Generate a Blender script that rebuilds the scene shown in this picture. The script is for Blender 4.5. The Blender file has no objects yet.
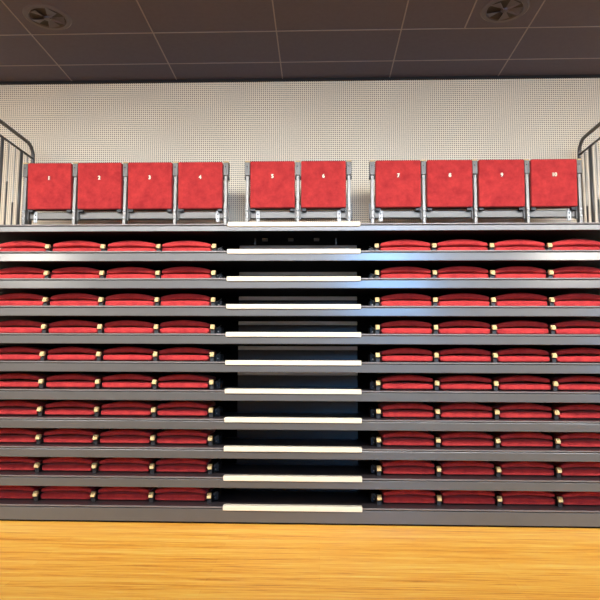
import bpy, bmesh, math, random
from mathutils import Matrix, Vector
random.seed(7)
sc = bpy.context.scene
C = sc.collection

# ------------------------------------------------------------------ camera
PITCH, YAW, ROLL, EYE = 0.10631, 0.03306, -0.00383, 1.3354
def rot(axis, a): return Matrix.Rotation(a, 3, axis)
Rm = rot('Z', YAW) @ rot('X', PITCH) @ rot('Y', ROLL)
xa, fa, ua = Rm.col[0], Rm.col[1], Rm.col[2]
cd = bpy.data.cameras.new('camera'); cd.sensor_width = 36; cd.lens = 36
cam = bpy.data.objects.new('camera', cd); C.objects.link(cam)
M4 = Matrix(((xa[0], ua[0], -fa[0], 0), (xa[1], ua[1], -fa[1], 0), (xa[2], ua[2], -fa[2], EYE), (0, 0, 0, 1)))
cam.matrix_world = M4
sc.camera = cam

# ------------------------------------------------------------------ colour, world, lights
sc.view_settings.view_transform = 'Standard'; sc.view_settings.look = 'None'
sc.view_settings.gamma = 1; sc.view_settings.use_curve_mapping = False
sc.view_settings.exposure = -0.5
w = bpy.data.worlds.new('world'); sc.world = w; w.use_nodes = True
w.node_tree.nodes['Background'].inputs[0].default_value = (0.55, 0.6, 0.7, 1)
w.node_tree.nodes['Background'].inputs[1].default_value = 0.3

CEIL, WALLY, BACKY, XL, XR = 4.529, 6.4508, -6.6, -9.6, 9.2
def area(name, loc, size, power, col=(.90, .96, 1), sizey=None, rx=0.0, spread=180):
    # rx: tilt in degrees towards the stand
    l = bpy.data.lights.new(name, 'AREA'); l.energy = power; l.color = col
    l.shape = 'RECTANGLE'; l.size = size; l.size_y = sizey or size; l.spread = math.radians(spread)
    o = bpy.data.objects.new(name, l); C.objects.link(o); o.location = loc
    o.rotation_euler = (math.radians(rx), 0, 0)
    return o
area('added_stand_light', (-.25, .8, CEIL - .4), 11.5, 340, (.97, .97, 1), sizey=.7, rx=61, spread=72)   # added unseen strip light, aimed to brighten the stand
for x in (-5.0, -.2, 4.6):                 # general hall lamps
    area('ceiling_lamp', (x, .6, CEIL - .05), .6, 118)
area('ceiling_lamp', (-8.2, -6.2, CEIL - .2), 2.0, 330, (1, .94, .84), sizey=.5, rx=55)
area('ceiling_lamp', (7.0, -6.2, CEIL - .2), 2.0, 330, (1, .94, .84), sizey=.5, rx=55)
area('ceiling_lamp', (1.75, -6.2, CEIL - .2), 1.3, 175, (.12, .48, 1), sizey=.4, rx=55)   # bluish daylight lamp
WINDOWS = [(.75, 3.1, 2.7, 4.46, 32), (7.6, 8.8, .4, 3.3, 8)]      # x0, x1, z0, z1, strength of the daylight

# ------------------------------------------------------------------ materials
def srgb(r, g, b):
    f = lambda c: (c / 255 / 12.92) if c / 255 <= .04045 else ((c / 255 + .055) / 1.055) ** 2.4
    return (f(r), f(g), f(b), 1)
class NT:
    def __init__(s, name):
        s.m = bpy.data.materials.new(name); s.m.use_nodes = True
        s.t = s.m.node_tree; s.b = s.t.nodes['Principled BSDF']
    def n(s, kind, **kw):
        x = s.t.nodes.new(kind)
        for k, v in kw.items():
            if k[0] == 'i' and k[1:].isdigit(): x.inputs[int(k[1:])].default_value = v
            else: setattr(x, k, v)
        return x
    def l(s, a, b): s.t.links.new(a, b)
    def math(s, op, a, b=None):
        x = s.n('ShaderNodeMath', operation=op)
        for i, v in enumerate((a, b)):
            if v is None: continue
            if hasattr(v, 'links'): s.l(v, x.inputs[i])
            else: x.inputs[i].default_value = v
        return x.outputs[0]
    def noise(s, scale, detail=4, vec=None, rough=.5):
        x = s.n('ShaderNodeTexNoise'); x.inputs['Scale'].default_value = scale
        x.inputs['Detail'].default_value = detail; x.inputs['Roughness'].default_value = rough
        if vec is not None: s.l(vec, x.inputs['Vector'])
        return x.outputs['Fac']
    def coord(s, scale=(1, 1, 1)):
        c = s.n('ShaderNodeTexCoord'); mp = s.n('ShaderNodeMapping'); mp.inputs['Scale'].default_value = scale
        s.l(c.outputs['Object'], mp.inputs['Vector']); return mp.outputs['Vector']
    def ramp(s, fac, stops):
        r = s.n('ShaderNodeValToRGB'); e = r.color_ramp.elements
        while len(e) < len(stops): e.new(.5)
        for i, (p, c) in enumerate(stops): e[i].position = p; e[i].color = c
        s.l(fac, r.inputs[0]); return r.outputs[0]
    def bump(s, h, strength=.3, dist=.01):
        b = s.n('ShaderNodeBump'); b.inputs['Strength'].default_value = strength; b.inputs['Distance'].default_value = dist
        s.l(h, b.inputs['Height']); s.l(b.outputs[0], s.b.inputs['Normal'])
def surf(name, col, rough=.5, metal=0.0, var=.06, scale=8, spec=.5, bump=0):
    t = NT(name); v = t.coord(); n = t.noise(scale, 5, v)
    lo = tuple(c * (1 - var) for c in col[:3]) + (1,); hi = tuple(min(1, c * (1 + var)) for c in col[:3]) + (1,)
    t.l(t.ramp(n, [(.3, lo), (.7, hi)]), t.b.inputs['Base Color'])
    t.b.inputs['Roughness'].default_value = rough; t.b.inputs['Metallic'].default_value = metal
    t.b.inputs['Specular IOR Level'].default_value = spec
    if bump: t.bump(n, bump)
    return t.m
def velour(name, lo, hi, scale, sheen=.3):
    t = NT(name); oi = t.n('ShaderNodeObjectInfo'); v = t.coord()
    off = t.n('ShaderNodeVectorMath', operation='ADD'); t.l(v, off.inputs[0])
    mul = t.n('ShaderNodeVectorMath', operation='SCALE'); t.l(oi.outputs['Location'], mul.inputs[0]); mul.inputs['Scale'].default_value = 3.7
    t.l(mul.outputs[0], off.inputs[1])
    n = t.noise(scale, 8, off.outputs[0], .65)
    t.l(t.ramp(n, [(.3, lo), (.7, hi)]), t.b.inputs['Base Color'])
    t.b.inputs['Roughness'].default_value = .9; t.b.inputs['Specular IOR Level'].default_value = .15
    t.b.inputs['Sheen Weight'].default_value = sheen; t.b.inputs['Sheen Roughness'].default_value = .4
    t.b.inputs['Sheen Tint'].default_value = (1, .45, .4, 1)
    t.bump(t.noise(160, 3, off.outputs[0]), .25, .002)
    return t.m
M = {}
M['velour'] = velour('red_velour', srgb(152, 40, 42), srgb(194, 60, 56), 14)
M['fascia'] = surf('grey_painted_steel', srgb(76, 75, 72), .42, .1, .04, 5)
fb_ = M['fascia'].node_tree.nodes['Principled BSDF']; fb_.inputs['Coat Weight'].default_value = .9; fb_.inputs['Coat Roughness'].default_value = .17
M['trim'] = surf('aluminium_edge', srgb(118, 112, 108), .5, .4, .05, 6)
M['deck'] = surf('dark_platform_covering', srgb(48, 40, 40), .38, 0, .15, 30)
M['groove'] = surf('black_groove', srgb(18, 18, 19), .8)
M['under'] = surf('black_steel', srgb(10, 10, 11), .7, 0, .1, 8, .1)
M['riser'] = surf('navy_riser_panel', srgb(18, 24, 34), .3, .0, .1, 3)
M['lip'] = surf('steel_lip', srgb(225, 225, 228), .4, .2)
M['nosing'] = surf('cream_step_nosing', srgb(214, 202, 176), .5, 0, .02, 12)
M['wood'] = surf('beech_armrest', srgb(208, 178, 122), .45, 0, .08, 60)
M['steel'] = surf('light_grey_steel', srgb(126, 123, 116), .42, .4, .04, 8)
M['bracket'] = surf('mid_grey_steel', srgb(100, 97, 91), .45, .3, .04, 8)
M['shell'] = surf('black_seat_shell', srgb(20, 18, 19), .5)
M['white'] = surf('white_bracket', srgb(200, 200, 196), .5, 0, .02)
M['rail'] = surf('dark_grey_rail', srgb(88, 86, 82), .4, .3, .05)
M['galv'] = surf('galvanised_bar', srgb(190, 188, 180), .35, .5, .05)
M['digit'] = surf('cream_digits', srgb(250, 240, 205), .5, 0, .02)
M['plate'] = surf('brown_number_plate', srgb(128, 60, 44), .5, 0, .05)
M['ceil'] = surf('plum_ceiling_tile', srgb(88, 85, 102), .75, 0, .04, 25, .3)
M['grid'] = surf('ceiling_grid', srgb(132, 124, 132), .5, 0, .02)
M['vent'] = surf('vent_metal', srgb(82, 77, 88), .5, .1, .03)
M['ventdark'] = surf('vent_cavity', srgb(50, 46, 52), .8)
M['plaster'] = surf('pale_plaster', srgb(205, 196, 182), .85, 0, .03, 3)

def perforated():
    t = NT('perforated_beige_board'); v = t.coord()
    sp = t.n('ShaderNodeSeparateXYZ'); t.l(v, sp.inputs[0])
    P = .023
    def cell(o):
        a = t.math('FRACT', t.math('DIVIDE', o, P)); a = t.math('SUBTRACT', a, .5); return t.math('MULTIPLY', a, a)
    d = t.math('SQRT', t.math('ADD', cell(sp.outputs[0]), cell(sp.outputs[2])))
    hole = t.math('LESS_THAN', d, .25)
    n = t.noise(1.5, 3, v)
    base = t.ramp(n, [(.3, srgb(228, 217, 192)), (.7, srgb(234, 223, 198))])
    mx = t.n('ShaderNodeMix', data_type='RGBA'); t.l(hole, mx.inputs[0]); t.l(base, mx.inputs[6])
    mx.inputs[7].default_value = srgb(86, 77, 69)
    t.l(mx.outputs[2], t.b.inputs['Base Color'])
    t.b.inputs['Roughness'].default_value = .7; t.b.inputs['Specular IOR Level'].default_value = .2
    return t.m
M['perf'] = perforated()
def floor_mat():
    t = NT('bamboo_plank_floor'); v = t.coord()
    br = t.n('ShaderNodeTexBrick'); t.l(v, br.inputs['Vector'])
    br.offset = .37; br.inputs['Scale'].default_value = 1
    br.inputs['Brick Width'].default_value = 1.9; br.inputs['Row Height'].default_value = .095
    br.inputs['Mortar Size'].default_value = .0012; br.inputs['Mortar Smooth'].default_value = .3
    br.inputs['Color1'].default_value = (.25, .25, .25, 1); br.inputs['Color2'].default_value = (.75, .75, .75, 1)
    br.inputs['Mortar'].default_value = (.0, .0, .0, 1)
    fine = t.noise(1, 6, t.coord((2.2, 60, 1)), .7)
    mid = t.noise(1, 3, t.coord((.5, 16, 1)), .5)
    bl = t.n('ShaderNodeSeparateColor'); t.l(br.outputs['Color'], bl.inputs[0])
    f = t.math('ADD', t.math('MULTIPLY', fine, .62), t.math('ADD', t.math('MULTIPLY', mid, .28), t.math('MULTIPLY', bl.outputs[0], .10)))
    col = t.ramp(f, [(.34, srgb(176, 92, 26)), (.43, srgb(238, 156, 52)), (.51, srgb(252, 182, 68)), (.63, srgb(255, 212, 104))])
    t.l(col, t.b.inputs['Base Color']); t.b.inputs['Roughness'].default_value = .38
    t.b.inputs['Specular IOR Level'].default_value = .3
    t.bump(fine, .05, .002)
    return t.m
M['floor'] = floor_mat()
def emit(name, col, s):
    t = NT(name); t.b.inputs['Base Color'].default_value = (.5, .5, .5, 1)
    t.b.inputs['Emission Color'].default_value = col; t.b.inputs['Emission Strength'].default_value = s
    return t.m

# ------------------------------------------------------------------ mesh helpers
def mesh(name, bm, mat, parent=None, smooth=False):
    me = bpy.data.meshes.new(name); bmesh.ops.recalc_face_normals(bm, faces=bm.faces); bm.to_mesh(me); bm.free()
    if smooth:
        for p in me.polygons: p.use_smooth = True
    me.materials.append(mat)
    o = bpy.data.objects.new(name, me); C.objects.link(o)
    if parent: o.parent = parent
    return o
def add_box(bm, x0, x1, y0, y1, z0, z1, bev=0, seg=1):
    r = bmesh.ops.create_cube(bm, size=1); vs = r['verts']
    for v in vs:
        v.co = Vector(((x0 + x1) / 2 + v.co.x * (x1 - x0), (y0 + y1) / 2 + v.co.y * (y1 - y0), (z0 + z1) / 2 + v.co.z * (z1 - z0)))
    if bev:
        es = list({e for v in vs for e in v.link_edges})
        bmesh.ops.bevel(bm, geom=es, offset=bev, segments=seg, affect='EDGES', profile=.5)
    return bm
def box(name, mat, parent, *a, bev=0, seg=1, smooth=False):
    return mesh(name, add_box(bmesh.new(), *a, bev=bev, seg=seg), mat, parent, smooth)
def add_tube(bm, pts, r, n=12):
    rings = []
    pts = [Vector(p) for p in pts]
    for i, p in enumerate(pts):
        a = pts[max(i - 1, 0)]; b = pts[min(i + 1, len(pts) - 1)]; t = (b - a).normalized()
        u = t.cross(Vector((1, 0, 0)));
        if u.length < .1: u = t.cross(Vector((0, 0, 1)))
        u.normalize(); w_ = t.cross(u)
        rings.append([bm.verts.new(p + u * r * math.cos(2 * math.pi * k / n) + w_ * r * math.sin(2 * math.pi * k / n)) for k in range(n)])
    for a, b in zip(rings, rings[1:]):
        for k in range(n): bm.faces.new((a[k], a[(k + 1) % n], b[(k + 1) % n], b[k]))
    bm.faces.new(rings[0]); bm.faces.new(rings[-1][::-1])
    return bm
def tube(name, mat, parent, pts, r, n=12): return mesh(name, add_tube(bmesh.new(), pts, r, n), mat, parent, True)
def crescent(hw, y0, y1, b_end, b_mid, t_end, t_mid, n=16, rd=.012):
    """pad with curved lower and upper face, rounded front, running back from y0 to y1"""
    bm = bmesh.new(); slices = []
    for y, ins in ((y0, rd), (y0 + rd * .15, rd * .6), (y0 + rd * .45, rd * .25), (y0 + rd, 0), (y1 - rd, 0), (y1, rd)):
        ring = []
        h = hw - ins
        def prof(s):
            c = 1 - s * s
            bot = b_end + (b_mid - b_end) * c; top = t_end + (t_mid - t_end) * c
            q = abs(s); e = min(1, max(0, (q - .95) / .05)); sq = max(math.sqrt(1 - e * e), .72)
            m = (bot + top) / 2; hh = max((top - bot) / 2 * sq - ins, .001)
            return m - hh, m + hh
        S = [-1 + 2 * i / n for i in range(n + 1)]
        S = sorted(set(S + [-.97, .97, -.99, .99]))
        for s in S: ring.append((s * h, y, prof(s)[0]))
        for s in reversed(S): ring.append((s * h, y, prof(s)[1]))
        slices.append([bm.verts.new(p) for p in ring])
    for a, b in zip(slices, slices[1:]):
        for k in range(len(a)): bm.faces.new((a[k], a[(k + 1) % len(a)], b[(k + 1) % len(a)], b[k]))
    bm.faces.new(slices[0]); bm.faces.new(slices[-1][::-1])
    return bm
def prism_x(x0, x1, prof):
    bm = bmesh.new(); A = [bm.verts.new((x0, y, z)) for y, z in prof]; B = [bm.verts.new((x1, y, z)) for y, z in prof]
    for k in range(len(A)): bm.faces.new((A[k], A[(k + 1) % len(A)], B[(k + 1) % len(A)], B[k]))
    bm.faces.new(A); bm.faces.new(B[::-1]); return bm
def thing(name, label, cat, loc=(0, 0, 0), group=None):
    o = bpy.data.objects.new(name, None); C.objects.link(o); o.location = loc; o.empty_display_size = .1
    o['label'] = label; o['category'] = cat
    if group: o['group'] = group
    return o
def struct(name, bm, mat):
    o = mesh(name, bm, mat); o['kind'] = 'structure'; return o
def copy_thing(root, loc, label):
    r = root.copy(); C.objects.link(r); r.location = loc; r['label'] = label
    for ch in list(root.children):
        c = ch.copy(); C.objects.link(c); c.parent = r
        for g in list(ch.children):
            d = g.copy(); C.objects.link(d); d.parent = c
    return r

# ------------------------------------------------------------------ room shell
struct('floor', add_box(bmesh.new(), XL, XR, BACKY, WALLY, -.1, 0), M['floor'])
struct('wall_back', add_box(bmesh.new(), XL, XR, WALLY, WALLY + .1, 0, CEIL), M['perf'])
struct('wall_left', add_box(bmesh.new(), XL - .1, XL, BACKY, WALLY, 0, CEIL), M['plaster'])
struct('wall_right', add_box(bmesh.new(), XR, XR + .1, BACKY, WALLY, 0, CEIL), M['plaster'])
struct('wall_front', add_box(bmesh.new(), XL, XR, BACKY - .1, BACKY, 0, CEIL), M['plaster'])
struct('ceiling', add_box(bmesh.new(), XL, XR, BACKY, WALLY, CEIL, CEIL + .1), M['ceil'])
for i, (x0, x1, z0, z1, s) in enumerate(WINDOWS):
    o = struct('window_%d' % (i + 1), add_box(bmesh.new(), x0, x1, BACKY + .001, BACKY + .03, z0, z1), emit('daylit_glass', (.14, .46, 1, 1), s))
    fb = bmesh.new()
    for a in ((x0 - .05, x0, z0 - .05, z1 + .05), (x1, x1 + .05, z0 - .05, z1 + .05), (x0, x1, z0 - .05, z0), (x0, x1, z1, z1 + .05)):
        add_box(fb, a[0], a[1], BACKY + .001, BACKY + .06, a[2], a[3])
    mesh('window_frame', fb, M['bracket'], o)
# suspended ceiling grid: slim bars just under the tiles
g = bmesh.new()
GX0, GY = -.419, 5.47
for k in range(-7, 9):
    x = GX0 + 1.2 * k
    if XL < x < XR: add_box(g, x - .006, x + .006, BACKY, WALLY, CEIL - .004, CEIL + .002)
for k in range(-20, 2):
    y = GY + .6 * k
    if BACKY < y < WALLY: add_box(g, XL, XR, y - .006, y + .006, CEIL - .0035, CEIL + .002)
add_box(g, 1.381 - .006, 1.381 + .006, 4.87, 5.47, CEIL - .004, CEIL + .002)
struct('trim_1', g, M['grid'])
struct('trim_2', add_box(bmesh.new(), XL, XR, WALLY - .02, WALLY, CEIL - .03, CEIL), M['groove'])

# ------------------------------------------------------------------ retracted platform tiers
D, Z1, RISE, XC = 5.1636, .1425, .2419, -.228
DX0, DX1 = XC - 3.02, XC + 3.02
FH = .088
WORDS = ['first', 'second', 'third', 'fourth', 'fifth', 'sixth', 'seventh', 'eighth', 'ninth', 'tenth', 'eleventh']
def tier_z(k): return Z1 + RISE * k
for k in range(11):
    z = tier_z(k); top = k == 10; bottom = k == 0
    if bottom: lab = 'grey platform tier with the deepest front board, resting on the wooden floor'
    elif top: lab = 'topmost grey platform tier, carrying the raised red seats and side railings'
    else: lab = 'grey retracted platform tier with cream aisle nosing, %s up from the wooden floor' % WORDS[k]
    t = thing('platform_tier', lab, 'platform', (XC, D, z), 'stacked platform tiers')
    L = lambda x: x - XC          # world x to local
    x0, x1 = L(DX0), L(DX1)
    depth = 1.20 if top else .95
    fh = .125 if bottom else (.064 if top else FH)
    box('deck', M['deck'], t, x0, x1, .012, depth, -.03, 0)
    box('underside', M['under'], t, x0, x1, .02, depth, -min(fh, FH) + .002, -.03)
    box('edge_trim', M['trim'], t, x0, x1, -.004, .014, -.011, .001, bev=.002)
    box('edge_groove', M['groove'], t, x0, x1, .006, .02, -.019, -.011)
    box('fascia', M['fascia'], t, x0, x1, 0, .02, -fh, -.019, bev=.0025, seg=2)
    n0, n1 = L(-.81), L(.354)
    box('step_nosing', M['nosing'], t, n0, n1, -.018, .05, -.027, .014, bev=.004, seg=2)
    if bottom:
        box('base_beam', M['under'], t, x0, x1, .03, depth, -Z1, -FH)
    if not top:
        up = RISE - (.066 if k == 9 else FH)                  # height of the slot up to the tier above
        a0, a1 = L(-.79), L(.362)
        rp = box('riser_panel', M['riser'], t, a0, a1, .652, .67, 0, up)
        box('riser_lip', M['lip'], rp, a0, a1, .64, .656, up - .036, up, bev=.002)
        # dark boards added as shade behind the folded seats, left open towards the two ends of the stand
        box('rear_shade_board', M['under'], t, (L(-2.74) if k > 5 else x0), a0, .70, .715, 0, up)
        box('rear_shade_board', M['under'], t, a1, (L(2.28) if k > 5 else x1), .70, .715, 0, up)
        for sx in (DX0 + .03, DX1 - .03):
            box('support_post', M['under'], t, L(sx) - .025, L(sx) + .025, .12, .18, 0, up)
            box('support_post', M['under'], t, L(sx) - .025, L(sx) + .025, .86, .92, 0, up)
        if k == 9:
            for bx in (-.51, -.27, -.03):
                box('hanging_bracket', M['bracket'], t, L(bx) - .025, L(bx) + .025, .30, .34, up - .022, up)
            for bx in (-.60, .15):
                box('cable_clip', M['bracket'], t, L(bx) - .006, L(bx) + .006, .30, .33, up - .06, up)

# ------------------------------------------------------------------ folded seats on the ten lower tiers
def make_folded(side, label):
    """side +1: armrest on the right of the cushion, -1: on the left"""
    t = thing('theatre_seat', label, 'seat', (0, 0, 0), 'folded red seats')
    mesh('seat_cushion', crescent(.222, .155, .60, .008, .008, .056, .061), M['velour'], t, True)
    mesh('backrest', crescent(.222, .165, .60, .064, .080, .098, .130), M['velour'], t, True)
    box('underframe', M['shell'], t, -.17, .17, .22, .58, 0, .012)
    box('hinge_mount', M['shell'], t, -.13, .13, .585, .64, 0, .11, bev=.005)
    ax = .262 if side == 1 else -.262
    arm = mesh('armrest', prism_x(ax - .0165, ax + .0165, [(.12, 0), (.12, .035), (.17, .06), (.60, .06), (.60, 0)]), M['shell'], t)
    mesh('armrest_tip', prism_x(ax - .0175, ax + .0175, [(.097, .044), (.095, .060), (.098, .064), (.116, .084), (.135, .084), (.140, .0605), (.130, .0605), (.119, .044)]), M['wood'], arm)
    return t
def add_link(t, side):
    ax = side * .25
    ln = tube('armrest_link', M['rail'], t, [(ax + side * .03, .2, .05), (ax + side * .065, .26, .088)], .0035, 6)
    tube('bolt', M['galv'], ln, [(ax + side * .048, .20, .028), (ax + side * .048, .215, .028)], .005, 8)
    box('pivot_box', M['shell'], t, min(ax + side * .026, ax + side * .07), max(ax + side * .026, ax + side * .07), .24, .40, 0, .07, bev=.004)
protos = {}
LEFT = [-2.702, -2.202, -1.702, -1.204]; RIGHT = [.758, 1.260, 1.760, 2.260]
PLL = ['seat at the far left end', 'second seat from the left end', 'third seat from the left end', 'seat left of the aisle']
PLR = ['seat right of the aisle', 'third seat from the right end', 'second seat from the right end', 'seat at the far right end']
TIER = ['lowest tier'] + ['%s tier from floor' % WORDS[i] for i in range(1, 9)] + ['tier just under the raised seats']
for k in range(10):
    for side, xs, pl in ((1, LEFT, PLL), (-1, RIGHT, PLR)):
        for i, x in enumerate(xs):
            edge = (side == 1 and i == 3) or (side == -1 and i == 0)
            lab = 'folded red %s on %s' % (pl[i], TIER[k])
            key = (side, edge)
            loc = (x * 1.012 + (.008 if side > 0 else .002), D, tier_z(k) + .002)
            if key not in protos:
                t = make_folded(side, lab)
                if edge: add_link(t, side)
                t.location = loc; protos[key] = t
            else:
                t = copy_thing(protos[key], loc, lab)
            for ch in t.children:
                if ch.name.startswith('backrest'):
                    ch.rotation_euler = (0, random.uniform(-.008, .008), 0)
                    ch.location = (random.uniform(-.0012, .0012), 0, random.uniform(-.002, .003))
# ------------------------------------------------------------------ raised seats on the top tier
ZT = tier_z(10); YT = 5.7386
BLOCKS = [([-2.930, -2.428, -1.924, -1.424, -.924], 'left'), ([-.711, -.214, .286], 'middle'), ([.513, 1.011, 1.507, 2.006, 2.506], 'right')]
PLATES = {'left': (-2.84, -1.01), 'middle': (-.610, .190), 'right': (.598, 2.42)}
def make_raised(label):
    t = thing('theatre_seat', label, 'seat', (0, 0, 0), 'raised red seats')
    H0, H1 = .289, .752
    mesh('seat_cushion', add_box(bmesh.new(), -.2195, .2195, -.055, .01, H0, H1, bev=.014, seg=4), M['velour'], t, True)
    box('seat_shell', M['shell'], t, -.2165, .2165, .012, .03, H0 - .006, H1 - .02, bev=.005)
    mesh('backrest', add_box(bmesh.new(), -.214, .214, .032, .085, H0 + .05, H1 + .004, bev=.014, seg=3), M['velour'], t, True)
    box('seat_hinge', M['shell'], t, -.213, -.17, .0, .042, .262, H0 + .03)
    box('seat_hinge', M['shell'], t, .17, .213, .0, .042, .262, H0 + .03)
    return t
def digits(n, parent):
    cu = bpy.data.curves.new('digits', 'FONT'); cu.body = str(n); cu.size = .05; cu.align_x = 'CENTER'; cu.align_y = 'CENTER'
    cu.extrude = .0012; cu.offset = .001
    tmp = bpy.data.objects.new('tmp', cu)
    me = bpy.data.meshes.new_from_object(tmp); bpy.data.objects.remove(tmp)
    me.materials.clear(); me.materials.append(M['digit'])
    o = bpy.data.objects.new('digits', me); C.objects.link(o); o.parent = parent
    o.rotation_euler = (math.pi / 2, 0, 0); o.location = (.0, -.0595, .598)
    return o
NUMW = ['one', 'two', 'three', 'four', 'five', 'six', 'seven', 'eight', 'nine', 'ten']
first = None; num = 0
for xs, bn in BLOCKS:
    for a, b in zip(xs, xs[1:]):
        num += 1
        lab = 'raised bright red seat marked %d on the topmost tier' % num
        loc = ((a + b) / 2, YT, ZT + .002)
        if first is None: first = make_raised(lab); first.location = loc; t = first
        else: t = copy_thing(first, loc, lab)
        made = t
        tl = math.radians(4.5 if bn == 'left' else 3)
        for ch in t.children:
            if ch.name.startswith(('seat_cushion', 'seat_shell', 'backrest')):
                ch.location = (0, math.sin(tl) * .752, 0); ch.rotation_euler = (tl, 0, 0)
        if num == 1: pend = []
        pend.append((made, num))
for t, n in pend:
    wd = .026 if n < 10 else .044
    p_ = box('seat_number', M['plate'], t, -wd / 2, wd / 2, -.0575, -.0535, .578, .618)
    tl = math.radians(4.5 if n < 5 else 3)
    p_.location = (0, math.sin(tl) * .752, 0); p_.rotation_euler = (tl, 0, 0)
    digits(n, p_)
for xs, bn in BLOCKS:
    xc = (xs[0] + xs[-1]) / 2
    t = thing('seat_frame', 'grey steel post and beam frame carrying the %s group of raised red seats' % bn, 'frame', (xc, YT, ZT + .002), 'frames of the raised seats')
    # beam
    box('beam', M['bracket'], t, xs[0] - xc + .01, xs[-1] - xc - .01, .055, .105, .203, .272, bev=.004)
    box('beam_foot_rail', M['shell'], t, xs[0] - xc, xs[-1] - xc, .07, .10, 0, .03)
    for x in xs:
        lx = x - xc
        p_ = box('post', M['steel'], t, lx - .015, lx + .015, -.02, .055, 0, .612, bev=.004, seg=2)
        for bz in (.195, .262): tube('bolt', M['white'], p_, [(lx, -.02, bz), (lx, -.028, bz)], .011, 10)
        box('post_plate', M['bracket'], t, lx - .030, lx + .030, .03, .056, .18, .34, bev=.003)
        bl = box('armrest_block', M['bracket'], t, lx - .0245, lx + .0245, -.03, .06, .612, .745, bev=.003)
        tube('bolt', M['shell'], bl, [(lx - .004, -.03, .70), (lx - .004, -.034, .70)], .006, 8)
        box('armrest_pad', M['wood'], bl, lx - .025, lx + .025, -.03, .085, .7455, .758, bev=.003)
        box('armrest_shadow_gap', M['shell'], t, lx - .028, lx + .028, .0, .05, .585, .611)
    for x in PLATES[bn]:
        lx = x - xc
        bm = add_box(bmesh.new(), lx - .018, lx + .018, .044, .0545, .165, .278, bev=.003)
        pl = mesh('mounting_plate', bm, M['white'], t)
        for bz in (.200, .240): tube('hole', M['shell'], pl, [(lx, .0435, bz), (lx, .0445, bz)], .0075, 10)

# ------------------------------------------------------------------ side railings on the top tier
def railing(sx, word):
    x = -3.133 if sx < 0 else 2.752
    t = thing('guard_railing', 'dark grey tube railing at the %s end of the topmost tier' % word, 'railing', (x, 5.8, ZT + .002), 'side railings')
    yb = 6.26 - 5.8; yf = 5.25 - 5.8; zt = 1.13; r = .14
    pts = [(0, yb, 0), (0, yb, zt - r)]
    for i in range(1, 9):
        a = i / 8 * math.pi / 2
        pts.append((0, yb - r + r * math.cos(a), zt - r + r * math.sin(a)))
    pts += [(0, yf + r, zt)]
    for i in range(1, 9):
        a = i / 8 * math.pi / 2
        pts.append((0, yf + r - r * math.sin(a), zt - r + r * math.cos(a)))
    pts += [(0, yf, 0)]
    tube('handrail', M['rail'], t, pts, .019, 14)
    tube('middle_rail', M['rail'], t, [(0, yb, zt - .14), (0, yf, zt - .14)], .012, 10)
    tube('bottom_rail', M['rail'], t, [(0, yb, .05), (0, yf, .05)], .012, 10)
    n = 8
    for i in range(1, n):
        y = yb + (yf - yb) * i / n
        if i in (2, 5):
            tube('upright', M['rail'], t, [(0, y, 0), (0, y, zt - .14)], .016, 12)
        else:
            b = tube('baluster', M['galv'], t, [(0, y, .05), (0, y, zt - .14)], .007, 8)
            hh = .40 if i % 2 else .58
            tube('baluster_shade', M['rail'], b, [(0, y, .05), (0, y, hh)], .0095, 8)  # dark lower length imitates reflection and shadow on the bar
    return t
railing(-1, 'left'); railing(1, 'right')

# ------------------------------------------------------------------ round swirl air vents
def vent(x, y, word, a0):
    t = thing('ceiling_vent', 'round swirl air vent in the %s part of the dark ceiling' % word, 'vent', (x, y, CEIL), 'ceiling air vents')
    def ring(r0, z0, r1, z1, bm, n=40):
        A = [bm.verts.new((r0 * math.cos(2 * math.pi * k / n), r0 * math.sin(2 * math.pi * k / n), z0)) for k in range(n)]
        B = [bm.verts.new((r1 * math.cos(2 * math.pi * k / n), r1 * math.sin(2 * math.pi * k / n), z1)) for k in range(n)]
        for k in range(n): bm.faces.new((A[k], A[(k + 1) % n], B[(k + 1) % n], B[k]))
    bm = bmesh.new(); ring(.215, -.001, .20, -.012, bm); ring(.20, -.012, .165, -.014, bm); ring(.165, -.014, .155, -.002, bm)
    mesh('outer_ring', bm, M['vent'], t, True)
    bm = bmesh.new(); bmesh.ops.create_circle(bm, cap_ends=True, segments=40, radius=.158, matrix=Matrix.Translation((0, 0, -.0025)))
    mesh('cavity', bm, M['ventdark'], t)
    bm = bmesh.new(); bmesh.ops.create_cone(bm, cap_ends=True, segments=24, radius1=.028, radius2=.036, depth=.016, matrix=Matrix.Translation((0, 0, -.016)))
    mesh('hub', bm, M['vent'], t)
    for i in range(5):
        a = a0 + i * math.pi * .4; w2 = .56
        bm = bmesh.new(); P = []
        for rr in (.03, .156):
            for s, zz in ((-1, -.003), (1, -.024)):
                ww = w2 * (1 if rr > .1 else 1.1)
                P.append(((rr * math.cos(a + s * ww * .6), rr * math.sin(a + s * ww * .6)), zz))
        V = [bm.verts.new((p[0], p[1], z)) for p, z in P] + [bm.verts.new((p[0], p[1], z + .0015)) for p, z in P]
        for f in ((0, 1, 3, 2), (4, 6, 7, 5), (0, 4, 5, 1), (1, 5, 7, 3), (3, 7, 6, 2), (2, 6, 4, 0)): bm.faces.new([V[j] for j in f])
        mesh('blade', bm, M['vent'], t)
vent(-2.525, 5.18, 'left', .3); vent(1.668, 5.165, 'right', .1)
